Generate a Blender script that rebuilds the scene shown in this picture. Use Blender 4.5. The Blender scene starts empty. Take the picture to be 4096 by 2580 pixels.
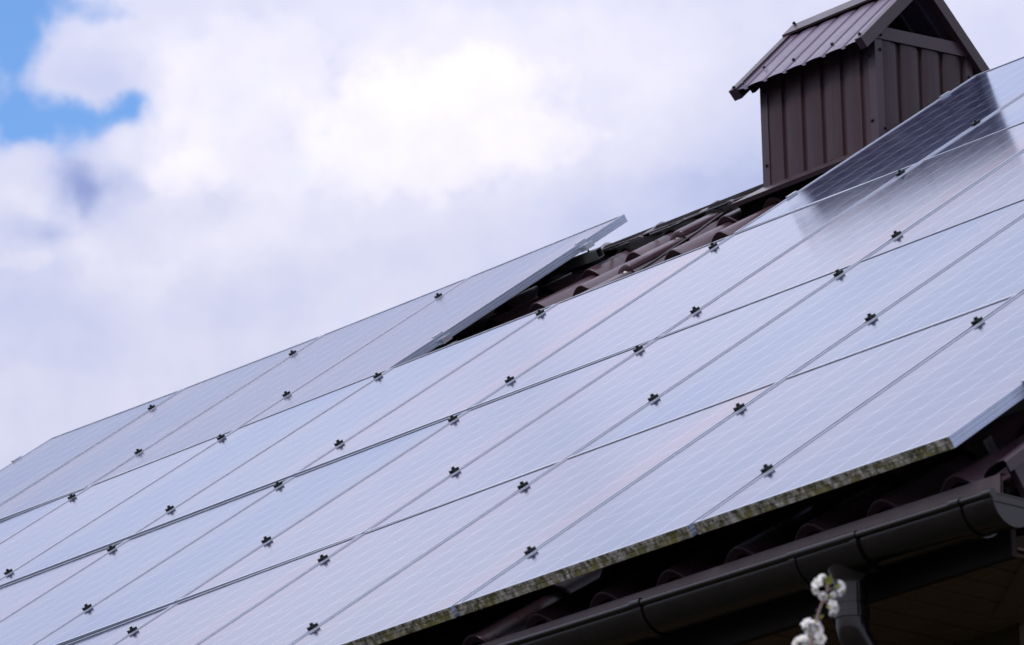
import bpy, math, random
from mathutils import Vector, Matrix

random.seed(7)
SC = bpy.context.scene
COL = SC.collection
PI = math.pi

# ------------------------------------------------------------------ frame of the roof
TH = 0.611787                      # roof pitch (35 degrees)
CT, ST = math.cos(TH), math.sin(TH)
EX = Vector((1, 0, 0))
EU = Vector((0, CT, ST))           # up the slope
EN = Vector((0, -ST, CT))          # out of the roof
PW, PH = 1.01, 1.630711            # panel pitch along the eave and up the slope


def W(x, s, n):
    """roof coordinates -> world; n = 0 is the top of the panel frames"""
    return EX * x + EU * s + EN * n


# every row of panels sits a little differently on its rails
GQ = [[0.02035, -0.00267, 0.00783, 0.00475, -0.00179, -0.00038, 0.00122, -0.00067, -0.0008],
      [0.01159, -0.00277, -0.00065, 0.00477, -0.00052, -0.00121, 0.00111, -0.00021, 0.00024],
      [0.00359, -0.00071, -0.00386, 0.00164, -0.00226, 0.00256, 0.00177, -0.00084, -0.0001],
      [-0.02038, -0.00955, -0.00226, -0.00466, 0.00038, 0.00929, -0.00423, 0.00138, 0.0029],
      [-0.00052, -0.0019, -0.0007, -0.00368, -0.00676, 0.00174, 5e-05, 0.0018, 0.00257]]
GCX = [0., -1., -2.5, -7., -2.5]
GCS = [.5, 1.5, 2.5, 3.5, 3.5]


def G(g, c, r, n=0.0):
    q = GQ[g]
    x0 = (c - GCX[g]) * PW
    s0 = (r - GCS[g]) * PH
    x2 = x0 * x0
    return W(c * PW + q[0] - q[4] * s0 + q[6] * x2, r * PH + q[1] + q[4] * x0 + q[7] * x2,
             q[2] + q[3] * x0 + q[5] * s0 + q[8] * x2 + n)


def frame_at(g, c, r, dc=.25, dr=.25):
    """local frame (x along eave, y up the slope, z out) on row g"""
    o = G(g, c, r)
    ex = (G(g, c + dc, r) - G(g, c - dc, r)).normalized()
    ey = G(g, c, r + dr) - G(g, c, r - dr)
    ey = (ey - ex * ey.dot(ex)).normalized()
    ez = ex.cross(ey)
    m = Matrix((ex, ey, ez)).transposed().to_4x4()
    m.translation = o
    return m


# ------------------------------------------------------------------ mesh helpers
class MB:
    def __init__(self):
        self.v, self.f, self.mi, self.sm = [], [], [], []

    def add(self, vs, fs, mi=0, smooth=False):
        b = len(self.v)
        self.v += [tuple(p) for p in vs]
        for q in fs:
            self.f.append(tuple(i + b for i in q))
            self.mi.append(mi)
            self.sm.append(smooth)

    def hexa(self, p, mi=0):
        """8 points: bottom ring 0-3, top ring 4-7"""
        self.add(p, [(3, 2, 1, 0), (4, 5, 6, 7), (0, 1, 5, 4), (1, 2, 6, 5), (2, 3, 7, 6), (3, 0, 4, 7)], mi)

    def box(self, x0, x1, y0, y1, z0, z1, mi=0, T=None):
        p = [Vector(q) for q in ((x0, y0, z0), (x1, y0, z0), (x1, y1, z0), (x0, y1, z0),
                                 (x0, y0, z1), (x1, y0, z1), (x1, y1, z1), (x0, y1, z1))]
        if T:
            p = [T(q) for q in p]
        self.hexa(p, mi)

    def bbox(self, x0, x1, y0, y1, z0, z1, b=.001, mi=0, T=None):
        """box with bevelled edges"""
        c = [(x0 + x1) / 2, (y0 + y1) / 2, (z0 + z1) / 2]
        h = [(x1 - x0) / 2, (y1 - y0) / 2, (z1 - z0) / 2]
        vs, idx = [], {}
        for sx in (-1, 1):
            for sy in (-1, 1):
                for sz in (-1, 1):
                    for a in range(3):
                        q = [sx * h[0], sy * h[1], sz * h[2]]
                        for k in range(3):
                            if k != a:
                                q[k] -= (sx, sy, sz)[k] * b
                        idx[(sx, sy, sz, a)] = len(vs)
                        p = Vector((c[0] + q[0], c[1] + q[1], c[2] + q[2]))
                        vs.append(T(p) if T else p)
        fs = []
        S = (-1, 1)
        for a in range(3):
            o = [k for k in range(3) if k != a]
            for s in S:
                ring = []
                for (u, w) in ((-1, -1), (1, -1), (1, 1), (-1, 1)):
                    k = [0, 0, 0]
                    k[a] = s; k[o[0]] = u; k[o[1]] = w
                    ring.append(idx[(k[0], k[1], k[2], a)])
                fs.append(ring)
        for a in range(3):
            o = [k for k in range(3) if k != a]
            for u in S:
                for w in S:
                    r = []
                    for (s, ax) in ((-1, o[0]), (1, o[0]), (1, o[1]), (-1, o[1])):
                        k = [0, 0, 0]
                        k[a] = s; k[o[0]] = u; k[o[1]] = w
                        r.append(idx[(k[0], k[1], k[2], ax)])
                    fs.append(r)
        for sx in S:
            for sy in S:
                for sz in S:
                    fs.append([idx[(sx, sy, sz, a)] for a in range(3)])
        self.add(vs, fs, mi)

    def tube(self, pts, rad, n=10, mi=0, cap=True, smooth=True):
        pts = [Vector(p) for p in pts]
        if not hasattr(rad, '__len__'):
            rad = [rad] * len(pts)
        vs, fs = [], []
        up = Vector((0, 0, 1))
        t0 = (pts[1] - pts[0]).normalized()
        if abs(t0.dot(up)) > .9:
            up = Vector((1, 0, 0))
        a = t0.cross(up).normalized()
        for i, p in enumerate(pts):
            if i == 0:
                t = pts[1] - pts[0]
            elif i == len(pts) - 1:
                t = pts[-1] - pts[-2]
            else:
                t = (pts[i + 1] - pts[i]).normalized() + (pts[i] - pts[i - 1]).normalized()
            t.normalize()
            a = (a - t * a.dot(t)).normalized()
            b = t.cross(a)
            for k in range(n):
                w = 2 * PI * k / n
                vs.append(p + (a * math.cos(w) + b * math.sin(w)) * rad[i])
        for i in range(len(pts) - 1):
            for k in range(n):
                k2 = (k + 1) % n
                fs.append((i * n + k, i * n + k2, (i + 1) * n + k2, (i + 1) * n + k))
        self.add(vs, fs, mi, smooth)
        if cap:
            self.add(vs[:n], [tuple(range(n))[::-1]], mi)
            self.add(vs[-n:], [tuple(range(n))], mi)

    def prism(self, ring, axis, mi=0, caps=True, smooth=False, closed=True):
        """ring of points swept by the vector axis"""
        n = len(ring)
        a = [Vector(p) for p in ring]
        b = [p + axis for p in a]
        m = n if closed else n - 1
        self.add(a + b, [(k, (k + 1) % n, n + (k + 1) % n, n + k) for k in range(m)], mi, smooth)
        if caps and closed:
            self.add(a, [tuple(range(n))[::-1]], mi)
            self.add(b, [tuple(range(n))], mi)

    def hexbolt(self, o, ax, r=.0065, h=.006, wr=.009, mi=0):
        """hex head on a washer; o on the surface, ax points out"""
        ax = Vector(ax).normalized()
        t = Vector((0, 0, 1)) if abs(ax.z) < .8 else Vector((1, 0, 0))
        a = ax.cross(t).normalized()
        b = ax.cross(a)
        o = Vector(o)
        ring = [o + (a * math.cos(k * PI / 6) + b * math.sin(k * PI / 6)) * wr for k in range(12)]
        self.prism(ring, ax * .002, mi)
        o2 = o + ax * .002
        ring = [o2 + (a * math.cos(k * PI / 3) + b * math.sin(k * PI / 3)) * r for k in range(6)]
        self.prism(ring, ax * h, mi)

    def build(self, name, mats, parent=None, off=None, auto=False):
        off = Vector(off) if off is not None else Vector((0, 0, 0))
        me = bpy.data.meshes.new(name)
        me.from_pydata([tuple(Vector(p) - off) for p in self.v], [], self.f)
        if not isinstance(mats, (list, tuple)):
            mats = [mats]
        for m in mats:
            me.materials.append(m)
        me.polygons.foreach_set('material_index', self.mi)
        me.polygons.foreach_set('use_smooth', self.sm)
        me.update()
        o = bpy.data.objects.new(name, me)
        COL.objects.link(o)
        if parent is not None:
            o.parent = parent
        return o


def empty(name, loc=(0, 0, 0), mat=None):
    o = bpy.data.objects.new(name, None)
    COL.objects.link(o)
    if mat is not None:
        o.matrix_world = mat
    else:
        o.location = loc
    o.empty_display_size = .1
    return o


def tag(o, label, cat, group=None):
    o['label'] = label
    o['category'] = cat
    if group:
        o['group'] = group
    return o


def copy_tree(o, parent=None):
    c = o.copy()
    COL.objects.link(c)
    if parent is not None:
        c.parent = parent
    for ch in list(o.children):
        copy_tree(ch, c)
    return c


# ------------------------------------------------------------------ materials
def lin(r, g, b):
    f = lambda v: (v / 255 / 12.92) if v / 255 <= .04045 else ((v / 255 + .055) / 1.055) ** 2.4
    return (f(r), f(g), f(b), 1)


class NT:
    def __init__(self, name=None, tree=None):
        if tree is None:
            self.m = bpy.data.materials.new(name)
            self.m.use_nodes = True
            tree = self.m.node_tree
            tree.nodes.clear()
            self.out = tree.nodes.new('ShaderNodeOutputMaterial')
        self.t = tree

    def n(self, typ, **kw):
        nd = self.t.nodes.new(typ)
        for k, v in kw.items():
            if k.startswith('i_'):
                nd.inputs[k[2:].replace('_', ' ')].default_value = v
            else:
                setattr(nd, k, v)
        return nd

    def link(self, a, b):
        self.t.links.new(a, b)

    def setin(self, nd, i, v):
        if hasattr(v, 'is_output') or isinstance(v, bpy.types.NodeSocket):
            self.link(v, nd.inputs[i])
        else:
            nd.inputs[i].default_value = v

    def math(self, op, a, b=None, c=None, clamp=False):
        nd = self.n('ShaderNodeMath', operation=op, use_clamp=clamp)
        self.setin(nd, 0, a)
        if b is not None:
            self.setin(nd, 1, b)
        if c is not None:
            self.setin(nd, 2, c)
        return nd.outputs[0]

    def vmath(self, op, a, b=None, out=0):
        nd = self.n('ShaderNodeVectorMath', operation=op)
        self.setin(nd, 0, a)
        if b is not None:
            self.setin(nd, 1, b)
        return nd.outputs[out]

    def mix(self, fac, a, b, blend='MIX'):
        nd = self.n('ShaderNodeMix', data_type='RGBA', blend_type=blend)
        self.setin(nd, 0, fac)
        self.setin(nd, 6, a)
        self.setin(nd, 7, b)
        return nd.outputs[2]

    def noise(self, vec, scale, detail=3, rough=.5):
        nd = self.n('ShaderNodeTexNoise')
        if vec is not None:
            self.link(vec, nd.inputs['Vector'])
        nd.inputs['Scale'].default_value = scale
        nd.inputs['Detail'].default_value = detail
        nd.inputs['Roughness'].default_value = rough
        return nd

    def ramp(self, fac, stops):
        nd = self.n('ShaderNodeValToRGB')
        self.link(fac, nd.inputs[0])
        e = nd.color_ramp.elements
        while len(e) < len(stops):
            e.new(.5)
        for k, (p, c) in enumerate(stops):
            e[k].position = p
            e[k].color = c
        return nd.outputs[0]

    def map(self, v, a, b, c, d):
        nd = self.n('ShaderNodeMapRange')
        self.setin(nd, 0, v)
        for i, q in enumerate((a, b, c, d)):
            nd.inputs[i + 1].default_value = q
        return nd.outputs[0]

    def finish(self, sh):
        self.link(sh, self.out.inputs['Surface'])
        return self.m


def painted(name, col, col2=None, rough=.4, rvar=.12, scale=6., bump=.0, bscale=60., spec=.5, metallic=0., dust=0., dustcol=(.2, .19, .19, 1), streak=0.):
    t = NT(name)
    geo = t.n('ShaderNodeNewGeometry')
    pos = geo.outputs['Position']
    nz = t.noise(pos, scale, 5, .6)
    col2 = col2 or tuple(c * .72 for c in col[:3]) + (1,)
    c = t.mix(t.map(nz.outputs[0], .3, .7, 0, 1), col, col2)
    if dust:
        nd = t.noise(pos, scale * 3.1, 6, .65)
        f = t.math('MULTIPLY', t.map(nd.outputs[0], .45, .75, 0, 1), dust)
        c = t.mix(f, c, dustcol)
    if streak:
        sm_ = t.n('ShaderNodeMapping')
        sm_.inputs['Scale'].default_value = (38, 38, 2.2)
        t.link(pos, sm_.inputs[0])
        ns = t.noise(sm_.outputs[0], 1.0, 4, .65)
        c = t.mix(t.math('MULTIPLY', t.map(ns.outputs[0], .48, .75, 0, 1), streak), c, dustcol)
    b = t.n('ShaderNodeBsdfPrincipled')
    t.link(c, b.inputs['Base Color'])
    n2 = t.noise(pos, scale * 1.7, 4, .6)
    t.link(t.map(n2.outputs[0], .3, .7, rough - rvar, rough + rvar), b.inputs['Roughness'])
    b.inputs['Metallic'].default_value = metallic
    b.inputs['Specular IOR Level'].default_value = spec
    if bump:
        n3 = t.noise(pos, bscale, 3, .6)
        bp = t.n('ShaderNodeBump')
        bp.inputs['Strength'].default_value = bump
        bp.inputs['Distance'].default_value = .004
        t.link(n3.outputs[0], bp.inputs['Height'])
        t.link(bp.outputs[0], b.inputs['Normal'])
    return t.finish(b.outputs[0])


M = {}
M['tile'] = painted('brown tile metal', (.056, .030, .040, 1), (.044, .024, .033, 1), .31, .07, 5, .12, 9, .5, 0, .18, (.11, .095, .095, 1))
M['tile_old'] = painted('weathered eave tile metal', (.055, .037, .039, 1), (.05, .042, .038, 1), .5, .08, 9, .12, 20, .35, 0, .5, (.10, .10, .085, 1))
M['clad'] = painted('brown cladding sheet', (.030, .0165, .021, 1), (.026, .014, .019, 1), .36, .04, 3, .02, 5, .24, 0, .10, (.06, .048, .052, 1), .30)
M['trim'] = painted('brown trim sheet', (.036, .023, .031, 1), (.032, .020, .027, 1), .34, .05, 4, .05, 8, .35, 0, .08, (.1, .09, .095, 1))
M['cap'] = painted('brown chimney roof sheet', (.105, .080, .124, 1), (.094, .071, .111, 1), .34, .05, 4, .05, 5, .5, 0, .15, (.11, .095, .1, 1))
M['dark_void'] = painted('dark underlay and apron shade', (.006, .006, .007, 1), None, .8, .1, 20, 0, 10, .1)
M['gutter'] = painted('dark brown gutter', (.0032, .0022, .0028, 1), (.0048, .0032, .0036, 1), .16, .04, 5, .010, 9, .5, 0, .10, (.022, .015, .012, 1), .18)
M['fascia'] = painted('brown fascia', (.050, .033, .041, 1), None, .45, .08, 7, .05, 20, .4, 0, .2, (.07, .06, .055, 1))
M['fascia_dark'] = painted('dark fascia board', (.016, .012, .012, 1), None, .65, .05, 7, .05, 20, .15)
M['screw'] = painted('dark screw', (.02, .02, .024, 1), None, .35, .08, 40, 0, 10, .5, .4)
M['screw_bright'] = painted('zinc screw', (.14, .145, .155, 1), None, .45, .08, 40, 0, 10, .5, .9)
M['clamp'] = painted('dark anodised clamp', (.020, .026, .028, 1), (.03, .036, .038, 1), .34, .08, 60, 0, 10, .5, .55)
M['alu'] = painted('anodised aluminium', (.40, .46, .58, 1), (.35, .41, .52, 1), .42, .07, 30, .03, 200, .5, .75, .10, (.33, .33, .33, 1))
M['alu_bright'] = painted('mill aluminium and lip highlight', (.50, .53, .58, 1), (.43, .46, .51, 1), .38, .07, 30, .03, 200, .5, .85)
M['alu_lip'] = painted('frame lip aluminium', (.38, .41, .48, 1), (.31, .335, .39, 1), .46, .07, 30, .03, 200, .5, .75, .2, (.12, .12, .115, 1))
M['alu_dull'] = painted('dull rail aluminium', (.20, .21, .22, 1), (.15, .16, .165, 1), .5, .07, 30, .03, 200, .5, .7)
M['cable'] = painted('black cable', (.012, .014, .017, 1), None, .38, .05, 30)
M['soffit'] = painted('dark brown soffit board', (.13, .082, .052, 1), (.095, .060, .040, 1), .6, .08, 12, .1, 30, .25)
M['wall'] = painted('dark timber wall', (.05, .036, .018, 1), (.042, .03, .016, 1), .8, .05, 3, .2, 90, .2)
M['bark'] = painted('thin grey bark', (.22, .16, .16, 1), (.14, .10, .10, 1), .8, .1, 80, .3, 200, .2)
M['moss_metal'] = None


def moss_material():
    t = NT('mossy frame edge')
    tc = t.n('ShaderNodeTexCoord')
    mp = t.n('ShaderNodeMapping')
    mp.inputs['Scale'].default_value = (1, 1, .35)
    geo = t.n('ShaderNodeNewGeometry')
    t.link(geo.outputs['Position'], mp.inputs[0])
    sep = t.n('ShaderNodeSeparateXYZ')
    t.link(tc.outputs['Object'], sep.inputs[0])
    n1 = t.noise(mp.outputs[0], 46, 6, .72)
    n2 = t.noise(geo.outputs['Position'], 9, 4, .6)
    n3 = t.noise(mp.outputs[0], 120, 4, .7)
    low = t.map(sep.outputs[2], -.035, 0, 1, 0)
    f = t.math('ADD', t.math('MULTIPLY', n1.outputs[0], 1.1), t.math('MULTIPLY', n2.outputs[0], .5))
    f = t.map(f, .66, .86, 0, 1)
    base = t.mix(t.map(n3.outputs[0], .3, .7, 0, 1), (.50, .485, .47, 1), (.32, .31, .30, 1))
    green = t.mix(t.map(n3.outputs[0], .35, .65, 0, 1), (.024, .025, .017, 1), (.085, .082, .040, 1))
    yel = t.mix(t.math('MULTIPLY', low, t.map(n2.outputs[0], .45, .6, 0, .7)), green, (.25, .23, .08, 1))
    c = t.mix(f, base, yel)
    b = t.n('ShaderNodeBsdfPrincipled')
    t.link(c, b.inputs['Base Color'])
    b.inputs['Roughness'].default_value = .8
    b.inputs['Specular IOR Level'].default_value = .2
    bp = t.n('ShaderNodeBump')
    bp.inputs['Strength'].default_value = .6
    bp.inputs['Distance'].default_value = .003
    t.link(f, bp.inputs['Height'])
    t.link(bp.outputs[0], b.inputs['Normal'])
    return t.finish(b.outputs[0])


M['moss_metal'] = moss_material()


def glass_material(name, dirt, gain=1.0):
    """coated solar glass over dark cells with pale cell gaps and busbars"""
    t = NT(name)
    tc = t.n('ShaderNodeTexCoord')
    oi = t.n('ShaderNodeObjectInfo')
    geo = t.n('ShaderNodeNewGeometry')
    ob = tc.outputs['Object']
    pos = geo.outputs['Position']
    sep = t.n('ShaderNodeSeparateXYZ')
    t.link(ob, sep.inputs[0])
    x, y = sep.outputs[0], sep.outputs[1]
    px, py = .1585, .1595

    def line(v, pitch, half, soft, shift=0.0):
        f = t.math('DIVIDE', v, pitch)
        if shift:
            f = t.math('ADD', f, shift)
        d = t.math('ABSOLUTE', t.math('SUBTRACT', f, t.math('ROUND', f)))
        d = t.math('MULTIPLY', d, pitch)
        return t.map(d, half - soft, half + soft, 1, 0)

    gx = line(x, px, .0013, .0005)
    gy = line(y, py, .0011, .0005)
    bb = line(x, px / 3, .0006, .0003, .5)
    fing = line(y, .0125, .0006, .0004)
    edge = t.math('GREATER_THAN', t.math('ABSOLUTE', x), .4765)
    edge2 = t.math('GREATER_THAN', t.math('ABSOLUTE', y), .799)
    gap = t.math('MAXIMUM', t.math('MAXIMUM', gx, t.math('MULTIPLY', gy, .75)), t.math('MAXIMUM', edge, edge2))
    # crystalline cells, each a touch different
    vor = t.n('ShaderNodeTexVoronoi')
    t.link(pos, vor.inputs['Vector'])
    vor.inputs['Scale'].default_value = 55
    cells = t.mix(t.math('MULTIPLY', vor.outputs['Color'], .5), (.010, .011, .038, 1), (.014, .018, .062, 1))
    c = t.mix(t.math('MULTIPLY', fing, .12), cells, (.2, .22, .28, 1))
    c = t.mix(t.math('MULTIPLY', bb, .5), c, (.25, .27, .34, 1))
    c = t.mix(gap, c, (.50, .53, .62, 1))
    gk = t.math('MAXIMUM', t.math('GREATER_THAN', t.math('ABSOLUTE', x), .4812), t.math('GREATER_THAN', t.math('ABSOLUTE', y), .7968))
    c = t.mix(gk, c, (.012, .012, .014, 1))
    # grime washed down the slope
    mp = t.n('ShaderNodeMapping')
    mp.inputs['Scale'].default_value = (1.0, .16, 1.0)
    mp.inputs['Rotation'].default_value = (0, 0, .10)
    t.link(ob, mp.inputs[0])
    off = t.n('ShaderNodeVectorMath', operation='ADD')
    t.link(mp.outputs[0], off.inputs[0])
    t.link(oi.outputs['Location'], off.inputs[1])
    d1 = t.noise(off.outputs[0], 60, 5, .7)
    d2 = t.noise(off.outputs[0], 5, 4, .6)
    d3 = t.noise(pos, 190, 3, .6)
    fine = t.map(d1.outputs[0], .35, .75, 0, 1)
    broad = t.map(d2.outputs[0], .3, .7, .3, 1)
    film = t.math('MULTIPLY', t.math('MULTIPLY', t.math('ADD', fine, .35), broad), dirt)
    specks = t.map(d3.outputs[0], .70, .76, 0, .5)
    film = t.math('ADD', film, t.math('MULTIPLY', specks, .35 * min(1, dirt * 4)), clamp=True)
    spot = t.n('ShaderNodeTexVoronoi')
    t.link(off.outputs[0], spot.inputs['Vector'])
    spot.inputs['Scale'].default_value = 7
    srnd = t.n('ShaderNodeSeparateColor')
    t.link(spot.outputs['Color'], srnd.inputs[0])
    lime = t.math('MULTIPLY', t.math('LESS_THAN', spot.outputs['Distance'], t.math('MULTIPLY', srnd.outputs[1], .055)), t.math('LESS_THAN', srnd.outputs[0], .22))
    film = t.math('MAXIMUM', film, t.math('MULTIPLY', lime, .45))
    c = t.mix(film, c, (.20, .19, .245, 1))
    dif = t.n('ShaderNodeBsdfDiffuse')
    t.link(c, dif.inputs[0])
    # tint of the anti-reflective coating with cloud reflections painted in, panel by panel and slowly across each panel
    bn = t.noise(off.outputs[0], 1.0, 2, .5)
    ed = t.math('ABSOLUTE', t.math('ADD', x, t.math('MULTIPLY', t.math('SUBTRACT', bn.outputs[0], .5), .5)))
    tv = t.math('ADD', t.math('MULTIPLY', bn.outputs[0], .5), t.math('MULTIPLY', oi.outputs['Random'], .40))
    tv = t.math('ADD', tv, t.math('MULTIPLY', t.map(ed, .22, .50, 0, 1), .30))
    g = gain
    tint = t.ramp(t.math('SUBTRACT', tv, .17),
                  [(0.0, (.69 * g, .80 * g, 1.0 * g, 1)), (.30, (.765 * g, .85 * g, 1.0 * g, 1)), (.55, (.82 * g, .87 * g, 1.0 * g, 1)),
                   (.80, (.885 * g, .875 * g, .99 * g, 1)), (1.0, (.96 * g, .90 * g, .93 * g, 1))])
    gl = t.n('ShaderNodeBsdfGlossy')
    t.link(tint, gl.inputs['Color'])
    rr = t.map(d1.outputs[0], .3, .7, .085, .125)
    rr = t.math('ADD', rr, t.math('MULTIPLY', film, .5))
    t.link(rr, gl.inputs['Roughness'])
    # rolled texture of the glass
    nb = t.noise(ob, 420, 2, .5)
    nb2 = t.noise(off.outputs[0], 34, 3, .6)
    hsum = t.math('ADD', t.math('MULTIPLY', nb.outputs[0], .25), t.math('MULTIPLY', nb2.outputs[0], 1.0))
    bp = t.n('ShaderNodeBump')
    bp.inputs['Strength'].default_value = .05
    bp.inputs['Distance'].default_value = .002
    t.link(hsum, bp.inputs['Height'])
    t.link(bp.outputs[0], gl.inputs['Normal'])
    fr = t.n('ShaderNodeFresnel')
    fr.inputs['IOR'].default_value = 1.6
    fac = t.math('MULTIPLY', fr.outputs[0], t.math('SUBTRACT', 1.0, t.math('MULTIPLY', film, .6)))
    fac = t.math('MULTIPLY', fac, t.math('SUBTRACT', 1.0, t.math('MULTIPLY', gk, .85)))
    ms = t.n('ShaderNodeMixShader')
    t.link(fac, ms.inputs[0])
    t.link(dif.outputs[0], ms.inputs[1])
    t.link(gl.outputs[0], ms.inputs[2])
    return t.finish(ms.outputs[0])


M['glass'] = glass_material('solar glass', .05)
M['glass_dirty'] = glass_material('weathered solar glass', .50, .90)
M['backsheet'] = painted('backsheet', (.5, .5, .5, 1), None, .6, .05, 10)

# ------------------------------------------------------------------ sky, sun
BLUE = [(-54.05, 21.22, 0.535, 0.487, 1.00),
        (-53.83, 20.78, 0.407, 0.365, 0.80),
        (-53.57, 20.18, 0.514, 0.223, 0.90),
        (-53.96, 20.34, 0.257, 0.325, 0.80),
        (-52.69, 20.33, 0.223, 0.146, 0.85),
        (-53.03, 20.22, 0.321, 0.122, 0.50),
        (-52.92, 21.33, 0.257, 0.102, 0.35),
        (-53.36, 21.31, 0.300, 0.162, 0.45),
        (-53.97, 20.43, 0.128, 0.183, -0.45),
        (-53.06, 20.78, 0.492, 0.325, -0.50),
        (-53.74, 20.05, 0.257, 0.122, 0.30)]
BRIGHT = [(-52.32, 20.87, 0.342, 0.447, 0.12), (-52.28, 20.18, 0.42, 0.50, 0.16), (-52.41, 19.81, 0.45, 0.26, 0.14),
          (-50.30, 20.10, 0.66, 0.62, 0.14), (-50.55, 20.57, 0.428, 0.244, 0.12), (-49.81, 20.68, 0.770, 0.487, 0.20),
          (-48.72, 20.82, 0.856, 0.487, 0.16), (-47.73, 20.51, 0.942, 0.650, 0.13), (-51.37, 20.33, 0.514, 0.812, 0.10),
          (-49.17, 20.02, 0.856, 0.609, 0.13), (-52.07, 19.12, 0.856, 0.365, 0.12), (-53.36, 19.12, 0.471, 0.203, 0.15),
          (-53.87, 19.45, 0.214, 0.162, 0.20), (-49.36, 21.20, 1.284, 0.244, 0.10), (-53.27, 19.69, 0.40, 0.30, -0.30),
          (-53.70, 19.28, 0.300, 0.244, -0.22), (-52.84, 19.73, 0.257, 0.122, -0.15), (-53.74, 18.56, 0.856, 0.650, -0.12),
          (-50.77, 20.55, 0.120, 0.447, -0.14), (-51.16, 20.05, 0.171, 0.244, -0.10), (-46.60, 19.38, 1.070, 0.487, -0.22),
          (-48.34, 18.74, 1.498, 0.609, -0.10), (-43.95, 20.85, 0.642, 0.487, -0.12), (-52.84, 20.46, 0.556, 0.325, -0.12),
          (-56.0, 29.8, 12., 4.8, 0.34), (-52.20, 18.55, 1.284, 0.487, -0.04), (-51.72, 19.44, 0.514, 0.203, -0.06)]  # first entry: unseen bright patch added for the panels to mirror
MASS = [(-49.56, 20.23, 1.712, 0.812, 0.15, 0.34, 0.66),
        (-51.50, 20.42, 1.006, 1.056, 0.08, 0.40, 0.60),
        (-52.17, 19.77, 0.556, 0.284, 0.08, 0.35, 0.70),
        (-53.34, 19.69, 0.407, 0.345, -0.22, 0.25, 0.95),
        (-52.71, 19.61, 0.300, 0.162, -0.10, 0.30, 0.90),
        (-52.93, 20.66, 0.728, 0.406, -0.07, 0.30, 0.80),
        (-53.91, 19.28, 0.471, 0.223, -0.14, 0.30, 0.90),
        (-53.53, 19.37, 0.257, 0.162, 0.13, 0.35, 0.85),
        (-53.74, 18.19, 0.984, 0.447, -0.07, 0.35, 0.75),
        (-53.87, 18.92, 0.385, 0.183, 0.12, 0.40, 0.80),
        (-47.17, 19.20, 1.798, 0.528, -0.09, 0.30, 0.70),
        (-51.04, 19.28, 1.113, 0.365, 0.05, 0.35, 0.70),
        (-51.39, 18.55, 1.284, 0.365, -0.04, 0.35, 0.70),
        (-48.70, 20.01, 0.942, 0.365, 0.06, 0.38, 0.65),
        (-52.76, 18.80, 0.685, 0.244, 0.06, 0.35, 0.75)]
SUN_EL, SUN_AZ = 42., 165.         # azimuth from +Y towards +X: behind the camera, over the roof's face


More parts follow.
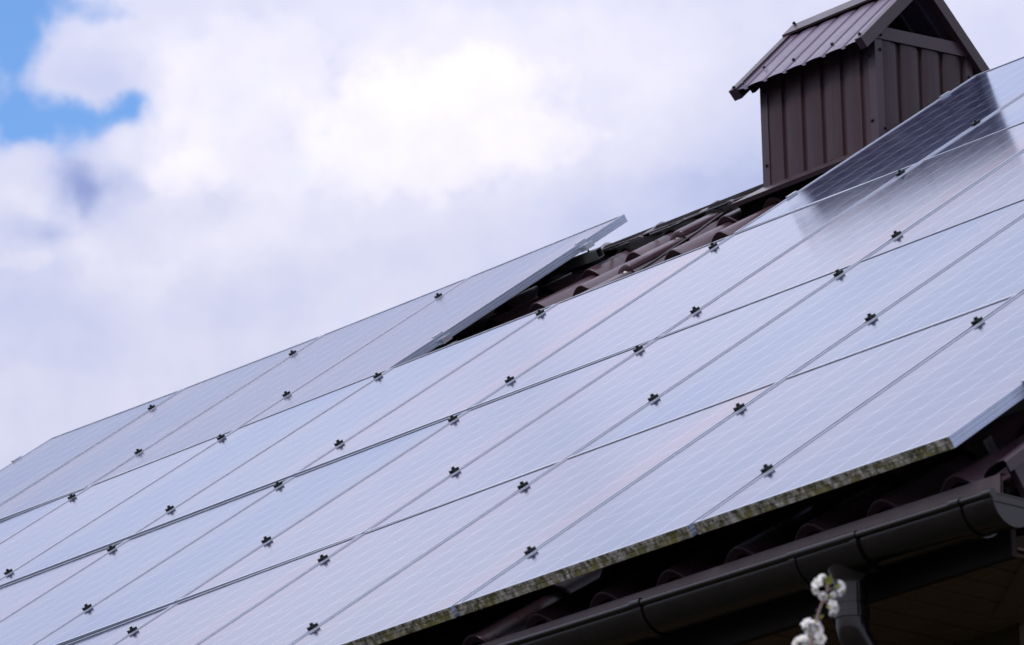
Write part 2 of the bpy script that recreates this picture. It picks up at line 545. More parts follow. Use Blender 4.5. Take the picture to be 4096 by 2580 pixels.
def make_world():
    w = bpy.data.worlds.new('World')
    SC.world = w
    w.use_nodes = True
    w.node_tree.nodes.clear()
    t = NT(tree=w.node_tree)
    out = t.n('ShaderNodeOutputWorld')
    sky = t.n('ShaderNodeTexSky', sky_type='NISHITA')
    sky.sun_disc = False
    sky.sun_elevation = math.radians(SUN_EL)
    sky.sun_rotation = math.radians(SUN_AZ)
    sky.air_density = 1.0
    sky.dust_density = .1
    sky.ozone_density = 8.0
    tc = t.n('ShaderNodeTexCoord')
    d = tc.outputs['Generated']
    sp = t.n('ShaderNodeSeparateXYZ')
    t.link(d, sp.inputs[0])
    az = t.math('MULTIPLY', t.math('ARCTAN2', sp.outputs[0], sp.outputs[1]), 180 / PI)
    el = t.math('MULTIPLY', t.math('ARCSINE', sp.outputs[2]), 180 / PI)
    cb = t.n('ShaderNodeCombineXYZ')
    t.link(az, cb.inputs[0])
    t.link(el, cb.inputs[1])
    ae = cb.outputs[0]
    # billowy warp of the cloud field
    w1 = t.noise(d, 34, 3, .55)
    w2 = t.noise(d, 110, 4, .6)
    wv = t.vmath('ADD', t.vmath('MULTIPLY', t.vmath('SUBTRACT', w1.outputs['Color'], (.5, .5, .5)), (.9, .7, 0)),
                 t.vmath('MULTIPLY', t.vmath('SUBTRACT', w2.outputs['Color'], (.5, .5, .5)), (.5, .42, 0)))
    p = t.vmath('ADD', ae, wv)

    n4 = t.noise(t.vmath('ADD', d, t.vmath('MULTIPLY', wv, (.003, .003, 0))), 135, 5, .6)

    def blobs(L, start):
        acc = start
        for a, e, rx, ry, amp in L:
            q = t.vmath('MULTIPLY', t.vmath('SUBTRACT', p, (a, e, 0)), (1 / rx, 1 / ry, 0))
            g = t.math('POWER', math.e, t.math('MULTIPLY', t.vmath('DOT_PRODUCT', q, q, 1), -1.0))
            acc = t.math('MULTIPLY_ADD', g, amp, acc)
        return acc

    far = t.vmath('MULTIPLY', t.vmath('SUBTRACT', ae, (-49, 18.5, 0)), (1 / 8.5, 1 / 6.0, 0))
    near = t.math('POWER', math.e, t.math('MULTIPLY', t.vmath('DOT_PRODUCT', far, far, 1), -1.0))
    away = t.math('SUBTRACT', 1.0, near)
    big = t.noise(d, 3.2, 5, .55)
    bigc = t.math('SUBTRACT', big.outputs[0], .5)
    n3 = t.noise(t.vmath('ADD', d, t.vmath('MULTIPLY', wv, (.006, .006, 0))), 42, 5, .58)
    soft = t.math('SUBTRACT', n3.outputs[0], .5)
    b = blobs(BRIGHT, .57)
    b = t.math('MULTIPLY_ADD', t.math('MULTIPLY', bigc, away), .55, b)
    b = t.math('MULTIPLY_ADD', soft, .48, b)
    b = t.math('MULTIPLY_ADD', t.math('SUBTRACT', n4.outputs[0], .5), .16, b)
    def masses(L, start):
        acc = start
        ed = t.math('MULTIPLY_ADD', t.math('SUBTRACT', n4.outputs[0], .5), .55, t.math('MULTIPLY', soft, .7))
        for a, e, rx, ry, amp, lo, hi in L:
            q = t.vmath('MULTIPLY', t.vmath('SUBTRACT', p, (a, e, 0)), (1 / rx, 1 / ry, 0))
            g = t.math('POWER', math.e, t.math('MULTIPLY', t.vmath('DOT_PRODUCT', q, q, 1), -1.0))
            mr = t.n('ShaderNodeMapRange', interpolation_type='SMOOTHSTEP')
            t.link(t.math('ADD', g, ed), mr.inputs[0])
            mr.inputs[1].default_value = lo
            mr.inputs[2].default_value = hi
            acc = t.math('MULTIPLY_ADD', mr.outputs[0], amp, acc)
        return acc

    b = masses(MASS, b)
    cov = blobs(BLUE, t.math('MULTIPLY_ADD', t.math('SUBTRACT', n4.outputs[0], .5), .7, t.math('MULTIPLY', soft, .9)))
    cov = t.math('ADD', cov, t.math('MULTIPLY', t.math('MULTIPLY', t.map(big.outputs[0], .42, .28, 0, 1), away), .8))
    mr = t.n('ShaderNodeMapRange', interpolation_type='SMOOTHSTEP')
    t.link(cov, mr.inputs[0])
    for k, q in enumerate((.05, .95, 1, 0)):
        mr.inputs[k + 1].default_value = q
    cov = mr.outputs[0]
    stops = [(0.0, (150, 163, 214)), (.33, (196, 203, 236)), (.62, (224, 224, 246)), (.84, (243, 240, 253)), (1.0, (255, 251, 254))]
    cc = t.ramp(b, [(s, lin(*c)) for s, c in stops])
    bg1 = t.n('ShaderNodeBackground')
    t.link(sky.outputs[0], bg1.inputs[0])
    bg1.inputs[1].default_value = .12
    bg2 = t.n('ShaderNodeBackground')
    t.link(cc, bg2.inputs[0])
    # an overcast sky brightens towards the zenith (1 + 2 sin(elevation)) / 3
    up = t.math('MAXIMUM', sp.outputs[2], 0.0)
    zen = t.math('MULTIPLY_ADD', up, 2.0, 1.0)
    # added glow in the unseen sky above the view, to brighten the tilted glass
    fb = t.vmath('MULTIPLY', t.vmath('SUBTRACT', ae, (-56, 30, 0)), (1 / 13, 1 / 5.0, 0))
    glow = t.math('POWER', math.e, t.math('MULTIPLY', t.vmath('DOT_PRODUCT', fb, fb, 1), -1.0))
    zen = t.math('MULTIPLY', zen, t.math('MULTIPLY_ADD', glow, .15, 1.0))
    t.link(t.math('MULTIPLY', zen, .60 / 1.63), bg2.inputs[1])
    ms = t.n('ShaderNodeMixShader')
    t.link(cov, ms.inputs[0])
    t.link(bg1.outputs[0], ms.inputs[1])
    t.link(bg2.outputs[0], ms.inputs[2])
    t.link(ms.outputs[0], out.inputs['Surface'])


make_world()
sl = bpy.data.lights.new('Sun', 'SUN')
sl.energy = 1.5
sl.angle = math.radians(18)
sl.color = (1.0, .96, .90)
so = bpy.data.objects.new('Sun', sl)
COL.objects.link(so)
sa, se = math.radians(SUN_AZ), math.radians(SUN_EL)
sdir = Vector((math.sin(sa) * math.cos(se), math.cos(sa) * math.cos(se), math.sin(se)))
so.rotation_euler = sdir.to_track_quat('Z', 'Y').to_euler()
so.location = (0, -10, 20)

# ------------------------------------------------------------------ camera
cam = bpy.data.cameras.new('Camera')
co = bpy.data.objects.new('Camera', cam)
COL.objects.link(co)
R_ = Vector((0.65074276, 0.75898768, -0.02171552))
U_ = Vector((0.25152614, -0.18849302, 0.94931817))
F_ = Vector((-0.71642757, 0.62322395, 0.31356571))
mc = Matrix((R_, U_, -F_)).transposed().to_4x4()
mc.translation = (12.511156, -10.621087, -4.563457)
co.matrix_world = mc
cam.sensor_fit = 'HORIZONTAL'
cam.sensor_width = 36
cam.lens = 23982.016 / 4096 * 36
cam.clip_start = .5
cam.clip_end = 5000
cam.dof.use_dof = True
cam.dof.focus_distance = 21.3
cam.dof.aperture_fstop = 11.5
SC.camera = co

# ------------------------------------------------------------------ ground
GZ = -6.2


def make_ground():
    t = NT('meadow')
    geo = t.n('ShaderNodeNewGeometry')
    n1 = t.noise(geo.outputs['Position'], .35, 6, .65)
    n2 = t.noise(geo.outputs['Position'], 14, 4, .7)
    c = t.mix(t.map(n1.outputs[0], .35, .65, 0, 1), (.026, .030, .016, 1), (.042, .038, .024, 1))
    c = t.mix(t.map(n2.outputs[0], .4, .7, 0, .5), c, (.018, .024, .010, 1))
    b = t.n('ShaderNodeBsdfPrincipled')
    t.link(c, b.inputs['Base Color'])
    b.inputs['Roughness'].default_value = .9
    bp = t.n('ShaderNodeBump')
    bp.inputs['Distance'].default_value = .08
    t.link(n2.outputs[0], bp.inputs['Height'])
    t.link(bp.outputs[0], b.inputs['Normal'])
    m = t.finish(b.outputs[0])
    mb = MB()
    ring = [(math.cos(k * PI / 24) * 2500, math.sin(k * PI / 24) * 2500, GZ) for k in range(48)]
    mb.add(ring, [tuple(range(48))])
    o = mb.build('ground', m)
    o['kind'] = 'structure'


make_ground()

# ------------------------------------------------------------------ house
XL, XR = -10.25, 2.10              # roof ends
YM = 5.4695                        # ridge line
HO = Vector((-4.0, YM, GZ))
house = empty('house', HO)
tag(house, 'house with brown metal tile roof, metal clad chimney and dark brown gutter', 'house')


def part(name, mb, mats, parent=None):
    return mb.build(name, mats, parent or house, HO)


TP, XC, EXPO, S0 = .279, 1.921, .3572, .055
TN = -.100                         # crest height of the tiles below the panel plane


def prof(x):
    d = (x - XC) / TP
    d = (d - round(d)) * TP
    H = .058
    WL, WR = .094, .072
    if -WL < d <= 0:
        q = .5 + .5 * math.cos(PI * d / WL)
        return H * (q ** .58 - 1)
    if 0 < d < WR:
        q = .5 + .5 * math.cos(PI * d / WR)
        return H * (q ** .52 - 1)
    # shallow dished pan
    e = d - WR if d > 0 else d + TP - WR
    wpan = TP - WL - WR
    return -H - .006 * math.sin(PI * e / wpan)


def tile_field(back=False):
    mb = MB()
    xs = []
    x = XL
    while x < XR - .001:
        xs.append(x)
        x += TP / 22
    xs.append(XR)
    P = [prof(x) for x in xs]

    def T(x, s, n):
        v = W(x, s, n)
        if back:
            v = Vector((v.x, 2 * YM - v.y, v.z))
        return v

    n = len(xs)
    top = 6.53
    k = 0
    while True:
        a = S0 + k * EXPO
        if a >= top - .02:
            break
        b = min(a + EXPO, top)
        rows = []
        # lip turns down, then the pan rises from below the next lip
        prof_s = [(a + .010, -.0265, 0), (a + .003, -.008, 0), (a, -.002, 0), (a + .002, .0005, 1), (a + .012, .0, 1), ((a + b) / 2, -.0280 * (b - a) / 2 / EXPO, 1), (b + .014, -.029 * (b + .014 - a) / EXPO, 1)]
        vs = []
        for (s, dn, sm) in prof_s:
            for x, p in zip(xs, P):
                vs.append(T(x, s, TN + p + dn))
        fs, fl = [], []
        for r in range(len(prof_s) - 1):
            for i in range(n - 1):
                q = (r * n + i, r * n + i + 1, (r + 1) * n + i + 1, (r + 1) * n + i)
                fs.append(q if not back else q[::-1])
        mb.add(vs, fs, 0, True)
        k += 1
    return mb


tf = tile_field()
tiles = part('roof_tiles', tf, M['tile'])
part('roof_tiles', tile_field(True), M['tile'])

# sheet joint: the upper sheet ends on the crest of one column, with its edge turned down
mb = MB()
xj = XC - 23 * TP
ds = [-.075, -.055, -.035, -.018, 0.0, .014, .026, .036, .039, .0395]
for k in range(14, 19):
    a = S0 + k * EXPO
    b = min(a + EXPO, 6.5)
    if b - a < .1:
        continue
    vs = []
    for (s, dn) in ((a - .002, -.022), (a - .005, .000), (a + .004, .0035), ((a + b) / 2, -.0095), (b - .004, -.0235)):
        for i, d in enumerate(ds):
            pn = prof(xj + d)
            if i >= 7:
                pn = prof(xj + .031) - (.0, .010, .022)[i - 7]
            lift = .002 + .013 * max(0, (d + .075) / .105)
            vs.append(W(xj + d, s, TN + pn + dn + lift))
    n = len(ds)
    fs = [(r * n + i, r * n + i + 1, (r + 1) * n + i + 1, (r + 1) * n + i) for r in range(4) for i in range(n - 1)]
    mb.add(vs, fs, 0, True)
part('sheet_joint', mb, M['tile'], tiles)
for k in range(14, 19):
    a = S0 + k * EXPO - .03
    mb = MB()
    mb.hexbolt(W(xj + .022, a, TN + prof(xj + .022) - .010), EN * .7 - EU * .5 + EX * .5, .006, .006, .009)
    part('screw', mb, M['screw_bright'] if k < 17 else M['screw'], tiles)

# dark deck below the tiles, both slopes, and gable triangles
mb = MB()
for sgn in (1, -1):
    def D(x, s, n):
        v = W(x, s, n)
        return v if sgn == 1 else Vector((v.x, 2 * YM - v.y, v.z))
    sp_ = (YM + ST * -.19) / CT
    sp_ = YM / CT - .19 * ST / CT
    p = [D(XL, .03, -.19), D(XR - .01, .03, -.19), D(XR - .01, sp_, -.19), D(XL, sp_, -.19)]
    q = [D(XL, .03, -.17), D(XR - .01, .03, -.17), D(XR - .01, sp_, -.17), D(XL, sp_, -.17)]
    mb.hexa(p + q)
part('roof_deck', mb, M['dark_void'])

# ridge cap: shallow folded sheet with raised beads, its lower lips standing off the pans
mb = MB()
xs = [XL + k * (XR - XL) / 494 for k in range(495)]


def bead(x):
    d = (x + 4.66) / .345
    d = (d - round(d)) * .345
    b1 = math.sqrt(max(0, 1 - (d / .036) ** 2))
    return .034 * b1


vs = []
ry, rz = 6.5 * CT - TN * ST, 6.5 * ST + TN * CT
hw = YM - ry
secs = [(-hw - .001, -.005), (-hw, .0), (-hw * .92, .003), (-hw * .55, .016), (-hw * .3, .025), (-hw * .15, .030), (0, .032), (hw * .15, .030), (hw * .3, .025), (hw * .55, .016), (hw * .92, .003), (hw, 0), (hw + .001, -.005)]
for x in xs:
    bd = bead(x)
    jit = .0008 * math.sin(x * 9.1) + .0007 * math.sin(x * 23.7)
    tilt = -.012 * (x + 5.0) * .9 if x > -6.5 else .016
    tilt = max(-.012, min(.012, tilt))
    for k, (dy, dz) in enumerate(secs):
        cen = max(0, 1 - (abs(dy) / (hw * .8)) ** 2)
        vs.append((x, YM + dy, rz + dz + bd * cen + jit + tilt + .001))
n = len(secs)
fs = [(i * n + k, (i + 1) * n + k, (i + 1) * n + k + 1, i * n + k + 1) for i in range(len(xs) - 1) for k in range(n - 1)]
mb.add(vs, fs, 0, True)
ridge = part('ridge_cap', mb, M['tile'])
# black ventilation roll bulging unevenly below the cap
mb = MB()
vs = []
xs2 = [XL + .02 + k * (XR - XL - .04) / 600 for k in range(601)]
for x in xs2:
    w_ = .016 * math.sin(x * 14.3) + .010 * math.sin(x * 31.1 + 1) + .006 * math.sin(x * 57 + 2)
    pf = prof(x)
    for (s, nn) in ((6.56, -.095), (6.515, -.103), (6.50, -.106 + pf * .35), (6.46, -.098 + pf * .8), (6.385 + w_, -.088 + pf * .97), (6.375 + w_, -.110 + pf)):
        vs.append(W(x, s, nn))
fs = [(i * 6 + k, (i + 1) * 6 + k, (i + 1) * 6 + k + 1, i * 6 + k + 1) for i in range(600) for k in range(5)]
mb.add(vs, fs, 0, True)
part('ventilation_roll', mb, M['dark_void'], ridge)

# eave flashing, fascia, soffit, barge board, verge, walls
mb = MB()
mb.add([(XL, .125, -.086), (XR, .125, -.086), (XR, .101, -.088), (XL, .101, -.088), (XL, .094, -.205), (XR, .094, -.205)],
       [(0, 1, 2, 3), (3, 2, 5, 4)])
mb.box(XL, XR, .1065, .108, -.205, -.092)
part('eave_flashing', mb, M['fascia'])
mb = MB()
mb.bbox(XL, XR - .02, .150, .172, -.300, -.09, .003)
part('fascia', mb, M['fascia_dark'])
mb = MB()
mb.box(XL, XR - .02, .174, .68, -.276, -.270)
x = 2.10 - .03
k = 0
while x > XL + .2:
    x1 = x - .118
    mb.bbox(x1 + .0055, x - .0055, .174, .68, -.290, -.277, .003)
    x = x1
    k += 1
soff = part('soffit', mb, M['soffit'])
mb = MB()
a, b = Vector((2.10, .185, -.296)), Vector((1.62, .54, -.296))
dv = (b - a).normalized()
sv = Vector((-dv.y, dv.x, 0)) * -.05
mb.hexa([a, b, b + sv, a + sv, a + Vector((0, 0, .0065)), b + Vector((0, 0, .0065)), b + sv + Vector((0, 0, .0065)), a + sv + Vector((0, 0, .0065))])
part('mitre_strip', mb, M['soffit'], soff)


def slope_bar(mb, x0, x1, s0, s1, n0, n1, mi=0, cut=True):
    p = [W(x0, s0 + (.0 if not cut else (n1 - n0) * 0), n0), W(x1, s0, n0), W(x1, s1, n0), W(x0, s1, n0), W(x0, s0, n1), W(x1, s0, n1), W(x1, s1, n1), W(x0, s1, n1)]
    mb.hexa(p, mi)


for xa, xb in ((XR + .002, XR + .024), (XL - .024, XL - .002)):
    mb = MB()
    slope_bar(mb, xa, xb, .062, 6.60, -.34, -.112)
    q = [Vector((v[0], 2 * YM - v[1], v[2])) for v in mb.v]
    mb.add(q, [f[::-1] for f in mb.f])
    part('barge_board', mb, M['trim'])
    mb = MB()
    xm = (xa + xb) / 2
    sx = 1 if xm > 0 else -1
    vs = []
    for s in (.035, 6.60):
        for dx, nn in ((-.075, -.140), (-.070, -.122), (-.045, -.108), (-.010, -.100), (.016, -.100), (.020, -.106), (.020, -.135)):
            vs.append(W(xm + sx * dx, s, nn))
    fs = [(k, k + 1, 8 + k, 7 + k) if sx > 0 else (k + 1, k, 7 + k, 8 + k) for k in range(6)]
    mb.add(vs, fs, 0, False)
    q = [Vector((v[0], 2 * YM - v[1], v[2])) for v in mb.v]
    mb.add(q, [f[::-1] for f in mb.f])
    part('verge_trim', mb, M['trim'])
mb = MB()
wy0, wy1, wx0, wx1 = .66, 2 * YM - .66, XL + .50, XR - .50
zt = wy0 * ST / CT - .36
ring = [(wx0, wy0, GZ - .2), (wx0, wy1, GZ - .2), (wx0, wy1, zt + .0), (wx0, YM, zt + (YM - wy0) * ST / CT), (wx0, wy0, zt + .0)]
mb.prism(ring, Vector((wx1 - wx0, 0, 0)))
part('wall', mb, M['wall'])
for xa, xb in ((XR - .52, XR - .001), (XL + .001, XL + .52)):
    mb = MB()
    slope_bar(mb, xa, xb, .20, 6.70, -.345, -.330)
    part('verge_soffit', mb, M['soffit'])

# ------------------------------------------------------------------ gutter and downpipe
GY, GR = .045, .075


def gz(x):
    return -.181 - (x - 1.5) * .009


def half_pipe(mb, x0, x1, r, th=.003, n=22, bead=True):
    vs = []
    xs = [x0 + (x1 - x0) * k / max(1, int((x1 - x0) / .25)) for k in range(int((x1 - x0) / .25) + 1)] if (x1 - x0) > .3 else [x0, x1]
    for x in xs:
        z = gz(x)
        for k in range(n + 1):
            w = PI + PI * k / n
            vs.append((x, GY + math.cos(w) * r, z + math.sin(w) * r))
        for k in range(n, -1, -1):
            w = PI + PI * k / n
            vs.append((x, GY + math.cos(w) * (r - th), z + math.sin(w) * (r - th)))
    m = 2 * (n + 1)
    fs = [(i * m + k, (i + 1) * m + k, (i + 1) * m + (k + 1) % m, i * m + (k + 1) % m) for i in range(len(xs) - 1) for k in range(m)]
    mb.add(vs, [f[::-1] for f in fs], 0, True)
    mb.add(vs[:m], [(k, k + 1, m - 2 - k, m - 1 - k) for k in range(n)])
    mb.add(vs[-m:], [(k, k + 1, m - 2 - k, m - 1 - k)[::-1] for k in range(n)])
    if bead:
        mb.tube([(x, GY - r - .002, gz(x) + .0) for x in xs], .0095, 12)


mb = MB()
half_pipe(mb, XL - .08, 2.190, GR)
gut = part('gutter', mb, M['gutter'])
for bx in (2.065, .83, -.40, -1.62, -2.85, -4.1, -5.3, -6.5, -7.7, -9.0):
    mb = MB()
    half_pipe(mb, bx - .016, bx + .016, GR + .0055, .004, 22, False)
    mb.tube([(bx - .019, GY - GR - .002, gz(bx) + .001), (bx + .019, GY - GR - .002, gz(bx) + .001)], .0135, 12)
    part('bracket', mb, M['gutter'], gut)
mb = MB()
half_pipe(mb, 1.440, 1.697, GR + .005, .004, 26, False)
half_pipe(mb, 1.440, 1.462, GR + .009, .004, 26, False)
half_pipe(mb, 1.675, 1.697, GR + .009, .004, 26, False)
mb.tube([(1.440, GY - GR - .002, gz(1.45)), (1.697, GY - GR - .002, gz(1.69))], .0125, 12)
OX = 1.585
rings = []
vs = []
for k, (z, r) in enumerate(((-.215, .064), (-.245, .058), (-.268, .0505), (-.285, .047), (-.335, .047))):
    for j in range(28):
        w = 2 * PI * j / 28
        vs.append((OX + math.cos(w) * r * (1.25 if k == 0 else 1.12 if k == 1 else 1), GY + math.sin(w) * r, z))
fs = [(i * 28 + j, i * 28 + (j + 1) % 28, (i + 1) * 28 + (j + 1) % 28, (i + 1) * 28 + j) for i in range(4) for j in range(28)]
mb.add(vs, [f[::-1] for f in fs], 0, True)
part('outlet', mb, M['gutter'], gut)
mb = MB()
x = 2.190
z = gz(x)
ring = [(x, GY + math.cos(PI + PI * k / 22) * (GR + .001), z + math.sin(PI + PI * k / 22) * (GR + .001)) for k in range(23)]
mb.prism(ring, Vector((.004, 0, 0)))
half_pipe(mb, 2.172, 2.199, GR + .004, .004, 22, False)
mb.box(2.186, 2.199, GY - GR - .004, GY + GR + .004, z, z + .004)
mb.box(2.194, 2.1975, GY - GR + .004, GY + GR - .004, z - .020, z - .001)
mb.tube([(2.168, GY - GR - .002, z), (2.200, GY - GR - .002, z)], .0125, 12)
part('end_cap', mb, M['gutter'], gut)

mb = MB()
p0 = Vector((OX, GY, -.33))
path = [p0, Vector((OX, GY, -.395)), Vector((OX, GY + .008, -.420)), Vector((OX, GY + .028, -.448)), Vector((OX, GY + .36, -.870)), Vector((OX, GY + .385, -.905)), Vector((OX, GY + .395, -.95)), Vector((OX, GY + .395, GZ + .3))]
mb.tube(path, .045, 26)
dp = part('downpipe', mb, M['gutter'])
legd = (path[4] - path[3]).normalized()
for (o, d_, l, r) in ((Vector((OX, GY, -.345)), Vector((0, 0, -1)), .030, .0495), (path[3] + legd * .012, legd, .030, .0495), (path[3] + legd * .115, legd, .035, .0495), (path[4] - legd * .02, legd, .03, .0495)):
    mb = MB()
    mb.tube([o, o + d_ * l], r, 26)
    part('pipe_collar', mb, M['gutter'], dp)

# ------------------------------------------------------------------ chimney
CX0, CX1, CY0, CY1 = -4.092, -3.4295, 5.200, 5.739
CZ = 3.30


def rib_sheet(mb, o, ax, nx, up0, up1, w, pitch=.1145, depth=.011, gw=.020, phase=.05, mi=0, bow=.004, top=None, seg_up=1):
    """trapezoidal sheet: wide pans slightly bowed, narrow recessed grooves. o origin, ax along, nx outward"""
    pts = []
    u = -phase
    cr = []
    while u < w + pitch:
        a = u
        for k in range(7):
            q = k / 6
            cr.append((a + gw / 2 + .004 + q * (pitch - gw - .008), bow * (1 - (2 * q - 1) ** 2)))
        cr.append((a + pitch - gw / 2 + .000, -depth))
        cr.append((a + pitch + gw / 2 - .000, -depth))
        u += pitch
    cr = [(a, d) for a, d in cr if -1e-6 <= a <= w + 1e-6]
    cr = [(0, cr[0][1])] + cr + [(w, cr[-1][1])]
    vs = []
    rows = seg_up + 1
    for r in range(rows):
        for a, d in cr:
            b0 = up0(a) if callable(up0) else up0
            b1 = up1(a) if callable(up1) else up1
            vs.append(o + ax * a + nx * d + (b0 + (b1 - b0) * (r / seg_up)))
    n = len(cr)
    fs = [(r * n + i, r * n + i + 1, (r + 1) * n + i + 1, (r + 1) * n + i) for r in range(rows - 1) for i in range(n - 1)]
    mb.add(vs, fs, mi, False)


ZV = Vector((0, 0, 1))
PITCH = math.radians(44.4)
EAVE = .0992                       # eave overhang of the little roof
ez = 3.966                         # its eave height
zr = ez + (YM - (CY0 - EAVE)) * math.tan(PITCH)
wt = lambda y: zr - abs(y - YM) * math.tan(PITCH) - .012
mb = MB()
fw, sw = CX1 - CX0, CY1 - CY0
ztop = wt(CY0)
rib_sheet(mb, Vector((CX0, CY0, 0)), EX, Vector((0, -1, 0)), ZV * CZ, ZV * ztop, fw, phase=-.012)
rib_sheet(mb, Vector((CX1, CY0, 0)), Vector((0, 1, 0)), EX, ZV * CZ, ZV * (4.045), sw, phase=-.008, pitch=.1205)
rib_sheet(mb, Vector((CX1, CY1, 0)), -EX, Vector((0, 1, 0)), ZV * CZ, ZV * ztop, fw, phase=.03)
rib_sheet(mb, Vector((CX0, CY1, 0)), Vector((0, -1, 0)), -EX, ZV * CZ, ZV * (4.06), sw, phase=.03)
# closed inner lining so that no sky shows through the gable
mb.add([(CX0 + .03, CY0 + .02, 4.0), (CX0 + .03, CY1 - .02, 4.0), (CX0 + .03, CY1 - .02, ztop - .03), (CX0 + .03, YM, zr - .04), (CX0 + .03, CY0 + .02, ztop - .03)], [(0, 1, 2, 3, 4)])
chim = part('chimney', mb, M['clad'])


def cpart(name, mb, m):
    return part(name, mb, m, chim)


# corner trims (folded L), proud of the sheets
TW = .041
for (cx, cy, sx, sy) in ((CX0, CY0, 1, 1), (CX1, CY0, -1, 1), (CX1, CY1, -1, -1), (CX0, CY1, 1, -1)):
    mb = MB()
    ox, oy = cx - sx * .006, cy - sy * .006
    ring = [(ox, oy), (ox + sx * TW, oy), (ox + sx * TW, oy + sy * .0035), (ox + sx * .0015, oy + sy * .0015), (ox + sx * .0035, oy + sy * TW), (ox, oy + sy * TW)]
    if sx * sy < 0:
        ring = ring[::-1]
    zt_ = min(wt(oy), wt(cy)) - .002
    mb.prism([(a, b, CZ) for a, b in ring], ZV * (zt_ - CZ))
    cpart('corner_trim', mb, M['trim'])
# horizontal band over the side sheets
for x0, x1 in ((CX1 + .007, CX1 + .0105), (CX0 - .0105, CX0 - .007)):
    mb = MB()
    mb.hexa([Vector(q) for q in ((x0, CY0 - .001, 3.998), (x1, CY0 - .001, 3.998), (x1, CY1 - .002, 4.035), (x0, CY1 - .002, 4.035),
                                 (x0, CY0 + .004, 4.052), (x1, CY0 + .004, 4.052), (x1, CY1 - .006, 4.090), (x0, CY1 - .006, 4.090))])
    cpart('top_band', mb, M['trim'])

# roof of the chimney
RX0, RX1 = CX0 - .080, CX1 + .0287
L_ = RX1 - RX0
run = YM - (CY0 - EAVE)
slope_len = run / math.cos(PITCH)
for sy in (1, -1):
    up = Vector((0, sy * math.cos(PITCH), math.sin(PITCH)))
    nn = Vector((0, -sy * math.sin(PITCH), math.cos(PITCH)))
    y0 = CY0 - EAVE if sy == 1 else 2 * YM - (CY0 - EAVE)
    o = Vector((RX0, y0, ez)) - nn * .004
    mb = MB()
    rib_sheet(mb, o, EX, nn, Vector((0, 0, 0)), up * slope_len, L_, phase=.03, bow=.0025, depth=.008, gw=.017)
    # underside skin
    rib_sheet(mb, o - nn * .0012, EX, nn, up * .0005, up * slope_len, L_, phase=.03, bow=.0025, depth=.008, gw=.017)
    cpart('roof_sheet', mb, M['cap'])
    # barge trims, boxed, on both gable ends
    for (xa, xb) in ((RX0 - .004, RX0 + .040), (RX1 - .034, RX1 + .004)):
        mb = MB()
        pr = []
        for s in (-.004, slope_len + .012):
            for (x, n_) in ((xa, -.040), (xb, -.040), (xb, .0085), (xa, .0085)):
                pr.append(Vector((x, y0, ez)) + up * s + nn * n_)
        if sy == 1:
            mb.hexa([pr[0], pr[1], pr[5], pr[4], pr[3], pr[2], pr[6], pr[7]])
        else:
            mb.hexa([pr[1], pr[0], pr[4], pr[5], pr[2], pr[3], pr[7], pr[6]])
        cpart('barge_trim', mb, M['trim'])
    # rafter under the sheet, just inside the left gable
    mb = MB()
    pr = []
    for s in (.055, slope_len - .03):
        for (x, n_) in ((RX0 + .046, -.055), (RX0 + .066, -.055), (RX0 + .066, -.018), (RX0 + .046, -.018)):
            pr.append(Vector((x, y0, ez)) + up * s + nn * n_)
    mb.hexa([pr[0], pr[1], pr[5], pr[4], pr[3], pr[2], pr[6], pr[7]] if sy == 1 else [pr[1], pr[0], pr[4], pr[5], pr[2], pr[3], pr[7], pr[6]])
    cpart('rafter', mb, M['dark_void'])
mb = MB()
vs = []
for x in (RX0 - .005, RX1 + .006):
    for sy, s_ in ((-1, .075), (-1, .073), (0, 0), (1, .073), (1, .075)):
        dn = .016 if s_ != .075 else .008
        if sy == 0:
            vs.append((x, YM, zr + .022))
        else:
            vs.append((x, YM + sy * s_ * math.cos(PITCH) + sy * dn * math.sin(PITCH), zr - s_ * math.sin(PITCH) + dn * math.cos(PITCH)))
mb.add(vs, [(k, 5 + k, 6 + k, k + 1) for k in range(4)])
cpart('ridge_trim', mb, M['trim'])

# apron flashing along the foot of the front wall
mb = MB()
ax0, ax1 = -4.128, -3.20
mb.hexa([W(ax0, 6.108, -.081), W(ax1, 6.108, -.081), W(ax1, 6.36, -.100), W(ax0, 6.36, -.100), W(ax0, 6.108, -.0628), W(ax1, 6.108, -.0628), W(ax1, 6.36, -.079), W(ax0, 6.36, -.079)])
mb.hexa([W(ax0 - .075, 6.125, -.086), W(ax0 + .02, 6.12, -.078), W(ax0 + .02, 6.30, -.090), W(ax0 - .075, 6.30, -.098), W(ax0 - .075, 6.125, -.080), W(ax0 + .02, 6.12, -.0665), W(ax0 + .02, 6.30, -.084), W(ax0 - .075, 6.30, -.092)])
cpart('apron_flashing', mb, M['trim'])
mb = MB()
mb.hexa([W(ax0 + .003, 6.155, -.18), W(ax1, 6.155, -.18), W(ax1, 6.3, -.18), W(ax0 + .003, 6.3, -.18), W(ax0 + .003, 6.14, -.0845), W(ax1, 6.14, -.0845), W(ax1, 6.3, -.101), W(ax0 + .003, 6.3, -.101)])  # black block standing in for the shade beneath the apron
cpart('apron_shade', mb, M['dark_void'])

